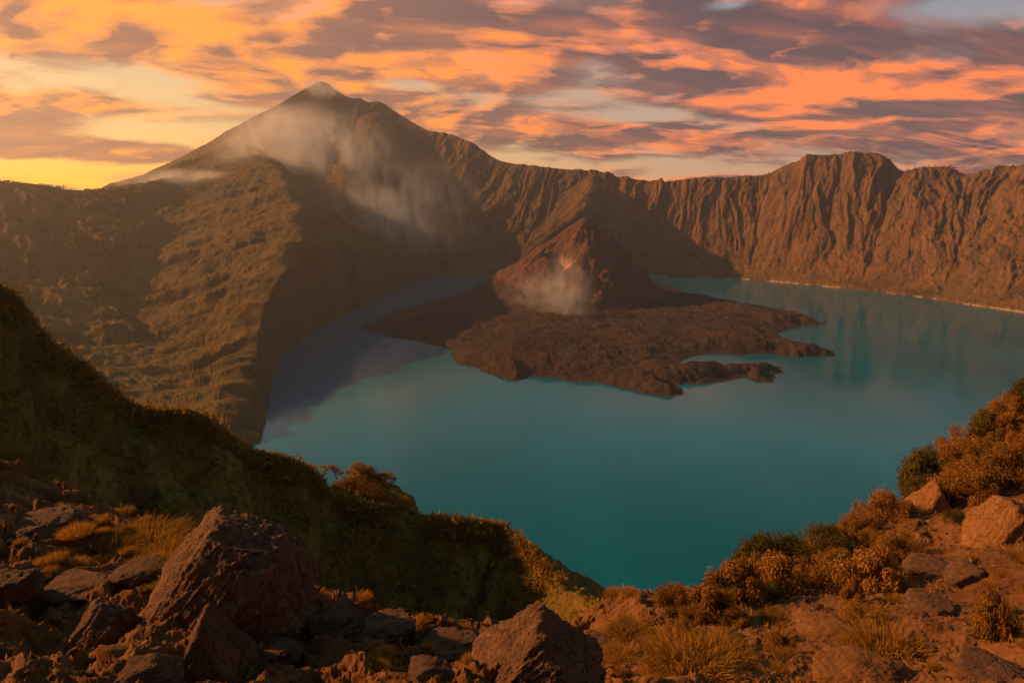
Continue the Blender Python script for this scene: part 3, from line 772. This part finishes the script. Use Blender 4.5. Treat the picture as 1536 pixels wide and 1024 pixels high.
# ------------------------------------------------------------------ plants
def leaf_quads(P0s, D, W, wid):
    """quads from base points along D with half-width vectors W"""
    n = len(P0s); a = P0s - W * wid[:, None] * .5; b = P0s + W * wid[:, None] * .5
    mid = P0s + D * .55; e = P0s + D
    V = np.concatenate([P0s, mid - W * wid[:, None], e, mid + W * wid[:, None]])
    i = np.arange(n); return V, np.stack([i, i + n, i + 2 * n, i + 3 * n], -1)
def unit(a): return a / np.maximum(np.linalg.norm(a, axis=-1, keepdims=True), 1e-9)
def shrub_mesh(seed, nclump=20, per=170, droop=.55, size=.075, wide=.62):
    """leaves (unit height 1) spread through ragged clumps, hanging at the rim"""
    r = np.random.default_rng(seed); P_, D_ = [], []
    for c in range(nclump):
        a = r.uniform(0, 2 * PI); rr = math.sqrt(r.random()) * wide; h = r.uniform(.15, .92) * (1 - .55 * (rr / wide) ** 2) + .05
        cen = np.array([math.cos(a) * rr, math.sin(a) * rr, h]); rad = r.uniform(.10, .24)
        n = int(per * r.uniform(.5, 1.3)); q = unit(r.normal(size=(n, 3))) * (r.random((n, 1)) ** .45) * rad * np.array([1, 1, .95])
        q[:, 2] -= r.random(n) ** 2 * rad * 1.2
        P_.append(cen + q); d = unit(q + r.normal(size=(n, 3)) * .09); d[:, 2] -= droop; D_.append(unit(d))
    p = np.vstack(P_); d = np.vstack(D_); k = p[:, 2] > -.02; p, d = p[k], d[k]
    w = unit(np.cross(d, r.normal(size=d.shape)))
    ln = size * r.uniform(.6, 1.5, len(p))
    return leaf_quads(p, d * ln[:, None], w, ln * .20)
def stems_mesh(seed, n=9, wide=.5):
    r = np.random.default_rng(seed); V, Fq = [], []
    for i in range(n):
        a = r.uniform(0, 2 * PI); q = r.uniform(.2, 1) * wide; top = np.array([math.cos(a) * q, math.sin(a) * q, r.uniform(.4, .85)]); bend = r.normal(size=3) * .06
        for j in range(6):
            t = j / 5; c = top * t + bend * math.sin(t * PI); c[2] -= .06 * (1 - t)
            rad = .022 * (1 - .75 * t)
            for k in range(5): V.append(c + rad * np.array([math.cos(k * 2 * PI / 5), math.sin(k * 2 * PI / 5), 0]))
        b = i * 30
        for j in range(5):
            for k in range(5): Fq.append((b + j * 5 + k, b + j * 5 + (k + 1) % 5, b + j * 5 + 5 + (k + 1) % 5, b + j * 5 + 5 + k))
    return np.array(V), np.array(Fq)
SHRUBS = []
for i, (mat, dr, sz, wd) in enumerate([(M_SHRUB, .6, .042, .6), (M_SHRUB, 1.3, .055, .5), (M_SHRUBG, .4, .036, .7), (M_SHRUB, .8, .042, .75), (M_SHRUBG, .9, .048, .55)]):
    v, f = shrub_mesh(600 + i, 38, 460, dr, sz, wd); fo = mesh_np('foliage', v, f, mat, False)
    v, f = stems_mesh(650 + i); SHRUBS.append((fo, mesh_np('stem', v, f, M_STEM)))
def shrub(px, py, hpx, label, kind=0, wide=1.0, group=None, at=None, rz=None, cat='shrub', name='shrub'):
    p = at if at is not None else ground_hit(px, py)
    if p is None: print('shrub misses ground', px, py); return
    m = metres_per_px(p); h = hpx * m
    o = empty(name, (p[0], p[1], p[2] - .06 * h), (0, 0, random.uniform(0, 6.3) if rz is None else rz), (h * wide, h * wide, h))
    for nm, me in zip(('foliage', 'stem'), SHRUBS[kind]): link(bpy.data.objects.new(nm, me), o)
    return tag(o, label, cat, group)
for a in [
    (1008, 918, 52, 'rounded brown shrub at the left end of the right slope, first above the saddle', 0, .8),
    (1065, 925, 58, 'drooping shrub on the near side of the saddle below the crest', 1, .9),
    (1128, 868, 74, 'tall shaggy olive brown shrub standing against the lake on the lower crest', 4, .8),
    (1178, 862, 70, 'dense dark shrub right behind the tall shaggy one', 2, .8),
    (1100, 895, 62, 'tangled shrub at the foot of the tall shaggy shrub', 1, 1.0),
    (1150, 890, 70, 'hanging brown shrub in front of the dense dark shrub', 1, .9),
    (1238, 832, 50, 'small dark shrub in the dip of the crest', 2, 1.0),
    (1300, 884, 66, 'shaggy golden brown shrub with a long shadow on the open dirt', 1, .95),
    (1225, 880, 52, 'dry shrub left of the shaggy golden brown one', 3, 1.0),
    (1290, 800, 36, 'low shrub on the crest at the start of the steep part', 0, 1.0),
    (1322, 778, 48, 'bushy orange shrub on the crest left of the upright bush', 0, 1.0),
    (1378, 742, 64, 'upright dark bush on the crest below the steep part', 4, .75),
    (1408, 702, 40, 'olive shrub on the crest above the upright bush', 2, 1.0),
    (1444, 680, 42, 'round shrub halfway up the steep crest', 0, 1.0),
    (1478, 662, 44, 'bushy shrub on the steep crest near the right edge', 4, .9),
    (1508, 635, 44, 'tall shrub near the top right of the slope', 0, .8),
    (1534, 612, 44, 'topmost shrub where the slope leaves the picture', 4, .8),
    (1490, 955, 70, 'thin upright dry plant on the bare dirt near the right edge', 1, .5),
    (1276, 905, 44, 'narrow hanging dry plant in front of the shaggy shrub', 1, .5),
    (1345, 838, 40, 'dry shrub at the upper edge of the bare dirt', 3, 1.0),
    (1448, 745, 48, 'orange shrub left of the smooth ochre boulder', 3, 1.0),
    (1500, 720, 56, 'thick shrub above the smooth ochre boulder', 0, 1.0),
    (1462, 700, 46, 'dry shrub behind the orange one on the upper slope', 3, 1.0),
]: shrub(*a)
pr = np.random.default_rng(123); cnt = 0; tries = 0
while cnt < 60 and tries < 4000:
    tries += 1
    px = pr.uniform(980, 1545); top = np.interp(px, [980, 1060, 1120, 1200, 1300, 1360, 1410, 1470, 1536], [915, 885, 862, 825, 792, 745, 708, 665, 603])
    py = top + abs(pr.normal()) * 48 + 4
    if py > 1000: continue
    p = ground_hit(px, py)
    if p is None: continue
    shrub(px, py, pr.uniform(14, 34), 'small dry shrub among others on the crest of the right slope', int(pr.integers(0, 5)), pr.uniform(.8, 1.4), 'small shrubs on the right slope', at=p); cnt += 1

def tussock_mesh(seed, n=900, spread=.55, h=1.0, curl=.5):
    r = np.random.default_rng(seed); a = r.uniform(0, 2 * PI, n); q = np.sqrt(r.random(n)) * spread
    b = np.stack([np.cos(a) * q, np.sin(a) * q, np.zeros(n)], -1); out = np.stack([np.cos(a), np.sin(a), 0 * a], -1) * (q / spread)[:, None] + r.normal(size=(n, 3)) * .25
    L = h * r.uniform(.45, 1.0, n) * (1 - .45 * (q / spread) ** 2); up = np.array([0, 0, 1.0])
    p1 = b + (up * .62 + out * .28) * L[:, None]; p2 = p1 + (up * (.38 - curl * .35) + out * (.35 + curl * .3)) * L[:, None]
    w = unit(np.cross(p1 - b, r.normal(size=(n, 3)))) * (.012 * r.uniform(.6, 1.4, n))[:, None]
    V = np.concatenate([b - w, b + w, p1 + w * .8, p1 - w * .8, p2 + w * .1, p2 - w * .1]); i = np.arange(n)
    return V, np.concatenate([np.stack([i, i + n, i + 2 * n, i + 3 * n], -1), np.stack([i + 3 * n, i + 2 * n, i + 4 * n, i + 5 * n], -1)])
TUSS = [mesh_np('tussock', *tussock_mesh(700 + i, nn, sp, 1.0, cu), M_GRASS, False) for i, (nn, sp, cu) in enumerate([(1500, 1.1, .8), (900, .6, .5), (500, .4, .3)])]
def tussock(px, py, hpx, label, kind=0, wide=1.0, group=None, at=None):
    p = at if at is not None else ground_hit(px, py)
    if p is None: print('tussock misses', px, py); return
    m = metres_per_px(p); h = hpx * m
    o = link(bpy.data.objects.new('grass_tussock', TUSS[kind])); o.location = (p[0], p[1], p[2] - .03 * h); o.scale = (h * wide, h * wide, h)
    o.rotation_euler = (0, 0, random.uniform(0, 6.3)); return tag(o, label, 'grass', group)
for a in [(205, 826, 30, 'bright golden grass hummock left of the largest boulder', 0, 1.8), (165, 832, 26, 'lower golden grass at the left of the bright hummock', 0, 1.2), (250, 838, 24, 'olive grass at the right of the bright hummock', 0, 1.2),
          (222, 856, 22, 'short golden grass below the bright hummock', 0, 1.2),
          (1035, 1005, 46, 'large orange grass tussock at the bottom of the right slope', 0, 1.1), (1080, 992, 38, 'orange tussock touching the large one on its right', 0, 1.0), (1000, 1010, 26, 'orange tussock touching the large one on its left', 0, 1.1),
          (915, 968, 22, 'bright orange tussock beside the triangular boulder', 0, 1.1), (945, 952, 20, 'low orange tussock on the saddle', 0, 1.3), (1170, 968, 30, 'small orange tuft on the dirt below the drooping shrubs', 2, .9),
          (660, 962, 16, 'olive grass on the rock with a lit crown', 1, 1.2), (1330, 985, 44, 'brown tussock on the broad clod of earth', 0, .9)]: tussock(*a)
cnt = 0
while cnt < 110:
    z = pr.random()
    if z < .35: px, py = pr.uniform(0, 460), pr.uniform(770, 900)
    elif z < .6: px, py = pr.uniform(440, 960), pr.uniform(890, 1010)
    else: px, py = pr.uniform(900, 1536), pr.uniform(700, 1020)
    p = ground_hit(px, py)
    if p is None or p[1] > 24: continue
    k = 'left' if px < 700 else 'right'
    tussock(px, py, pr.uniform(7, 17), 'small dry grass tuft %s' % ('between the boulders on the left' if k == 'left' else 'on the sunlit right slope'), int(pr.integers(0, 3)), pr.uniform(.7, 1.2), 'grass tufts on the %s' % k, at=p); cnt += 1
# dead stalks on the knobbly rock
for i, (px, py, h) in enumerate([(480, 898, 22), (502, 898, 30), (538, 897, 32), (522, 899, 18), (466, 900, 14), (556, 903, 14)]):
    p = ground_hit(px, py + 14)
    if p is None: continue
    m = metres_per_px(p); V, Fq = [], []
    for j in range(5):
        t = j / 4; c = np.array([.05 * math.sin(3 * t + i), .03 * t, t * 1.15 - .15]); rad = .05 * (1 - .6 * t) if j < 4 else .012
        for k in range(5): V.append(c + rad * np.array([math.cos(k * 1.2566), math.sin(k * 1.2566), 0]))
    for j in range(4):
        for k in range(5): Fq.append((j * 5 + k, j * 5 + (k + 1) % 5, j * 5 + 5 + (k + 1) % 5, j * 5 + 5 + k))
    o = mobj('dead_stalk', np.array(V) * (h * m), np.array(Fq), M_GRASS); o.location = p
    tag(o, 'thin dead plant stalk standing on the knobbly rock', 'plant', 'dead stalks on the knobbly rock')

def litter():
    r = np.random.default_rng(56); n0 = 60000
    az = np.radians(r.uniform(-42, 42, n0)); d = 3.4 * np.exp(r.random(n0) * math.log(26 / 3.4)); x = np.sin(az) * d; y = np.cos(az) * d
    k = fbm(x / 1.1, y / 1.1, 59, 4) > .02 + .4 * r.random(n0); x, y = x[k], y[k]; p = np.stack([x, y, ground_z(x, y) - .004], -1); n = len(x)
    L = np.linalg.norm(p - [0, 0, HC], axis=1) / F * r.uniform(4, 13, n)
    dd = unit(r.normal(size=(n, 3)) * [1, 1, .4] + [.2, 0, .55]); w = unit(np.cross(dd, r.normal(size=dd.shape)))
    V, Fq = leaf_quads(p, dd * L[:, None], w, L * .07 + .0015)
    tag(mobj('dry_grass', V, Fq, M_GRASS, smooth=False), 'short dry grass and twigs strewn over the dirt', 'grass', kind='stuff')
litter()

# ------------------------------------------------------------------ grass and scrub of the ridge (far too much to count)
def ridge_cover():
    r = np.random.default_rng(321); nu, nv = RX.shape; N = 110000
    iu = r.integers(60, nu - 1, N); iv = (420 * r.random(N) ** .75 + 8 * r.random(N)).astype(int).clip(0, nv - 20)
    crest = r.random(N) < .22; iv = np.where(crest, 420 + r.integers(-12, 8, N), iv)
    fx, fy = r.random(N), r.random(N)
    def lerp(A): return A[iu, iv] * (1 - fx) * (1 - fy) + A[iu - 1, iv] * fx * (1 - fy) + A[iu, iv + 1] * (1 - fx) * fy + A[iu - 1, iv + 1] * fx * fy
    p = np.stack([lerp(RX), lerp(RY), lerp(RZ)], -1)
    d = fbm(p[:, 0] / 16, p[:, 1] / 16, 331, 4); keep = (d > -.25 + .3 * r.random(N)) & (p[:, 1] > 38); p = p[keep]; n = len(p)
    K = 5; b = np.repeat(p, K, 0); sz = np.repeat(np.linalg.norm(p - [0, 0, HC], axis=1) / 150 * r.uniform(.32, .95, n) * (1 + 1.2 * (r.random(n) < .06)), K)
    d = unit(r.normal(size=b.shape) * [1, 1, .35] + [.25, -.25, .75]); b = b + r.normal(size=b.shape) * sz[:, None] * [.45, .45, .12] - [0, 0, .1]
    # rounder bushes among the grass
    nb = 2300; j = np.concatenate([r.integers(0, n, 1500), r.choice(np.nonzero(crest[keep])[0], 800)]); KB = 90; c = np.repeat(p[j], KB, 0); rs = np.repeat(np.linalg.norm(p[j] - [0, 0, HC], axis=1) / 150 * r.uniform(.5, 1.7, nb), KB)
    q = unit(r.normal(size=c.shape)) * (r.random((len(c), 1)) ** .4) * [1, 1, .75]; q[:, 2] = np.abs(q[:, 2]); bb = c + q * rs[:, None]; db = unit(q + r.normal(size=q.shape) * .6)
    b = np.vstack([b, bb]); d = np.vstack([d, db]); sz = np.concatenate([sz, rs * .34])
    w = unit(np.cross(d, r.normal(size=d.shape)))
    V, Fq = leaf_quads(b, d * sz[:, None] * 1.0, w, sz * .17)
    tag(mobj('ground_cover', V, Fq, M_COVER, smooth=False), 'long grass and low scrub covering the shaded ridge', 'grass', kind='stuff')
ridge_cover()

def rim_forest():
    r = np.random.default_rng(77); C = CR; i = r.integers(0, len(C) - 1, 5200); t = r.random(5200)
    p = C[i] * (1 - t)[:, None] + C[i + 1] * t[:, None]; px, _ = project(p[:, 0], p[:, 1], p[:, 2])
    k = ((px > 860) & (px < 1700)) | ((px > -100) & (px < 215)); k &= fbm(p[:, 0] / 120, p[:, 1] / 120, 78, 3) > -.15 + .3 * r.random(len(p)) - .2; p = p[k]; n = len(p)
    dv = unit(p[:, :2]); off = np.abs(r.normal(size=n)) * 22 * np.where(r.random(n) < .5, 1, -1); q = p.copy(); q[:, :2] += dv * off[:, None]; q[:, 2] += np.where(off > 0, -.2 * off, .55 * off)
    h = r.uniform(5, 15, n) * (1 + .6 * (r.random(n) < .1)); K = 9
    b = np.repeat(q, K, 0); hh = np.repeat(h, K); f = r.random(n * K) ** .7
    b = b + np.stack([r.normal(size=n * K) * .22 * hh * (1.1 - f), r.normal(size=n * K) * .22 * hh * (1.1 - f), (f - .1) * hh], -1)
    d = unit(r.normal(size=b.shape) + [0, 0, .3]); w = unit(np.cross(d, r.normal(size=d.shape)))
    V, Fq = leaf_quads(b, d * (.34 * hh)[:, None], w, .14 * hh)
    tag(mobj('rim_forest', V, Fq, M_FOREST, smooth=False), 'scattered small trees along the skyline of the crater rim', 'forest', kind='stuff')
rim_forest()

# rock outcrop beyond the crest of the ridge, with a wind-bent tree
def outcrop():
    p = P(548, 752, 196); m = metres_per_px(p)
    pl = [((-.7, -.1, .75), .62), ((.62, -.1, .78), .60), ((0, -1, .25), .6), ((0, 1, .2), .6), ((0, 0, 1), .82), ((.95, 0, .2), .95), ((-.95, 0, .15), .95), ((0, 0, -1), .9)]
    o = link(bpy.data.objects.new('rock_outcrop', rock_mesh('rock_outcrop', pl, 901, 6, M_RIDGE, 1.1)))
    o.scale = (66 * m, 40 * m, 62 * m); o.location = (p[0], p[1], p[2] - 8 * m); tag(o, 'rounded overgrown rock outcrop rising behind the ridge against the lake', 'rock')
    t = P(505, 716, 194); m = metres_per_px(t)
    tr = empty('tree', t, (0, 0, 0), (21 * m,) * 3); tag(tr, 'small wind bent tree at the left shoulder of the outcrop', 'tree')
    V, Fq = [], []
    for j in range(7):
        u = j / 6; c = np.array([-.35 * u ** 1.5, 0, -.1 + .75 * u]); rad = .05 * (1 - .6 * u)
        for k in range(6): V.append(c + rad * np.array([math.cos(k * PI / 3), math.sin(k * PI / 3), 0]))
    for j in range(6):
        for k in range(6): Fq.append((j * 6 + k, j * 6 + (k + 1) % 6, j * 6 + 6 + (k + 1) % 6, j * 6 + 6 + k))
    mobj('trunk', np.array(V), np.array(Fq), M_STEM, tr)
    r = np.random.default_rng(5); n = 700; c = np.array([[-.55, 0, .75], [-.25, .1, .72], [-.8, -.05, .66], [0, 0, .55], [.2, 0, .3]])[r.integers(0, 5, n)]
    b = c + r.normal(size=(n, 3)) * [.16, .14, .07]; d = unit(r.normal(size=(n, 3)) + [-.4, 0, .1]); w = unit(np.cross(d, r.normal(size=d.shape)))
    v, f = leaf_quads(b, d * .1, w, np.full(n, .03)); mobj('crown', v, f, M_SHRUB, tr, False)
    for i, (px, py, h) in enumerate([(525, 742, 30), (560, 752, 26), (590, 758, 20), (575, 722, 16), (540, 708, 16)]):
        shrub(0, 0, h, 'low scrub growing over the rock outcrop', 3, 1.6, 'scrub on the rock outcrop', at=P(px, py, 186 if py > 735 else 196))
outcrop()

# ------------------------------------------------------------------ air
def vol_mat(name, col, dens, aniso=.2, noise=None):
    m = bpy.data.materials.new(name); m.use_nodes = True; t = NT(m.node_tree); out = t.new('ShaderNodeOutputMaterial')
    v = t.new('ShaderNodeVolumePrincipled'); t.put(v.inputs['Color'], col); v.inputs['Anisotropy'].default_value = aniso
    if noise is None: v.inputs['Density'].default_value = dens
    else:
        p = t.new('ShaderNodeTexCoord').outputs['Object']; wp = gpos(t)
        fall = t.rng(t.vmath('LENGTH', p), 1.0, .1)
        n = t.noise(t.mapping(wp, scale=noise[1], rot=(0, 0, 0)), 1 / noise[0], 6, .6, 1.2)
        dd = t.math('MULTIPLY', t.math('MULTIPLY', fall, t.rng(n, noise[2], noise[3])), dens)
        t.put(v.inputs['Density'], dd)
    t.l.new(v.outputs[0], out.inputs['Volume']); return m
def mist(px, py, y, rx, ry, dens, label, name='mist', depth=None, rot=0, ns=230, st=(1, 1, 1), lo=.44, hi=.66, col=(.98, .96, .95), dip=0.0):
    p = P(px, py, y); m = metres_per_px(p); v, f = _ICO[4]
    o = mobj(name, v, f, vol_mat(name, col, dens, .0, (ns, st, lo, hi))); o.location = p; o.scale = (rx * m, depth or rx * m, ry * m)
    o.rotation_euler = (dip, math.radians(rot), 0); return tag(o, label, 'mist' if name == 'mist' else 'smoke', kind='stuff')
mist(412, 214, 4750, 105, 58, .0075, 'bright wisp of cloud on the left shoulder of the volcano', rot=-22, lo=.38, hi=.62)
mist(492, 222, 5000, 110, 58, .0042, 'grey veil of mist across the face of the volcano', st=(1.4, 1, .7))
mist(600, 310, 4450, 150, 90, .0024, 'thin mist drifting below the face of the volcano', st=(1.4, 1, .7))
mist(482, 137, 6600, 48, 17, .008, 'small cap of cloud on the summit', lo=.38, hi=.6)
mist(255, 268, 4150, 120, 16, .008, 'low bank of mist along the left rim', lo=.40, hi=.6, depth=220)
mist(852, 445, 2900, 50, 95, .0052, 'steam rising from the breach of the small cone', 'steam', st=(1.3, 1, .7), ns=110, lo=.36, hi=.64, depth=110)
mist(815, 440, 2920, 80, 45, .004, 'steam drifting left of the breach of the small cone', 'steam', ns=110, lo=.36, hi=.64, depth=110)
def haze():
    lo = np.array([1e9] * 3); hi = -lo
    for o in list(COL.objects):
        if o.type == 'MESH' and o.get('kind') == 'structure':
            b = np.array([c[:] for c in o.bound_box]); lo = np.minimum(lo, b.min(0)); hi = np.maximum(hi, b.max(0))
    lo = np.minimum(lo - [60, 60, 1], [-100, -100, 1e9]); hi = hi + [60, 60, 60]
    V = np.array([[(lo, hi)[i & 1][0], (lo, hi)[i >> 1 & 1][1], (lo, hi)[i >> 2 & 1][2]] for i in range(8)])
    Fq = np.array([[0, 2, 3, 1], [4, 5, 7, 6], [0, 1, 5, 4], [2, 6, 7, 3], [0, 4, 6, 2], [1, 3, 7, 5]])
    o = mobj('haze', V, Fq, vol_mat('haze', (.78, .78, .84), HAZE, .62), smooth=False); tag(o, 'thin evening haze filling the crater', 'haze', kind='stuff')
    print('haze box', lo, hi)
HAZE = 3.7e-5
haze()

# ------------------------------------------------------------------ camera
cam = bpy.data.cameras.new('camera'); co = link(bpy.data.objects.new('camera', cam))
co.location = (0, 0, HC); co.rotation_euler = (PI / 2 - PITCH, 0, 0)
cam.sensor_width = 36; cam.lens = 36 * F / 1536; cam.clip_start = .1; cam.clip_end = 60000
scene.camera = co
vs = scene.view_settings; vs.view_transform = 'Standard'; vs.look = 'None'; vs.exposure = .5; vs.gamma = 1
scene.render.engine = 'CYCLES'
scene.cycles.use_denoising = True; scene.cycles.max_bounces = 5; scene.cycles.volume_bounces = 2
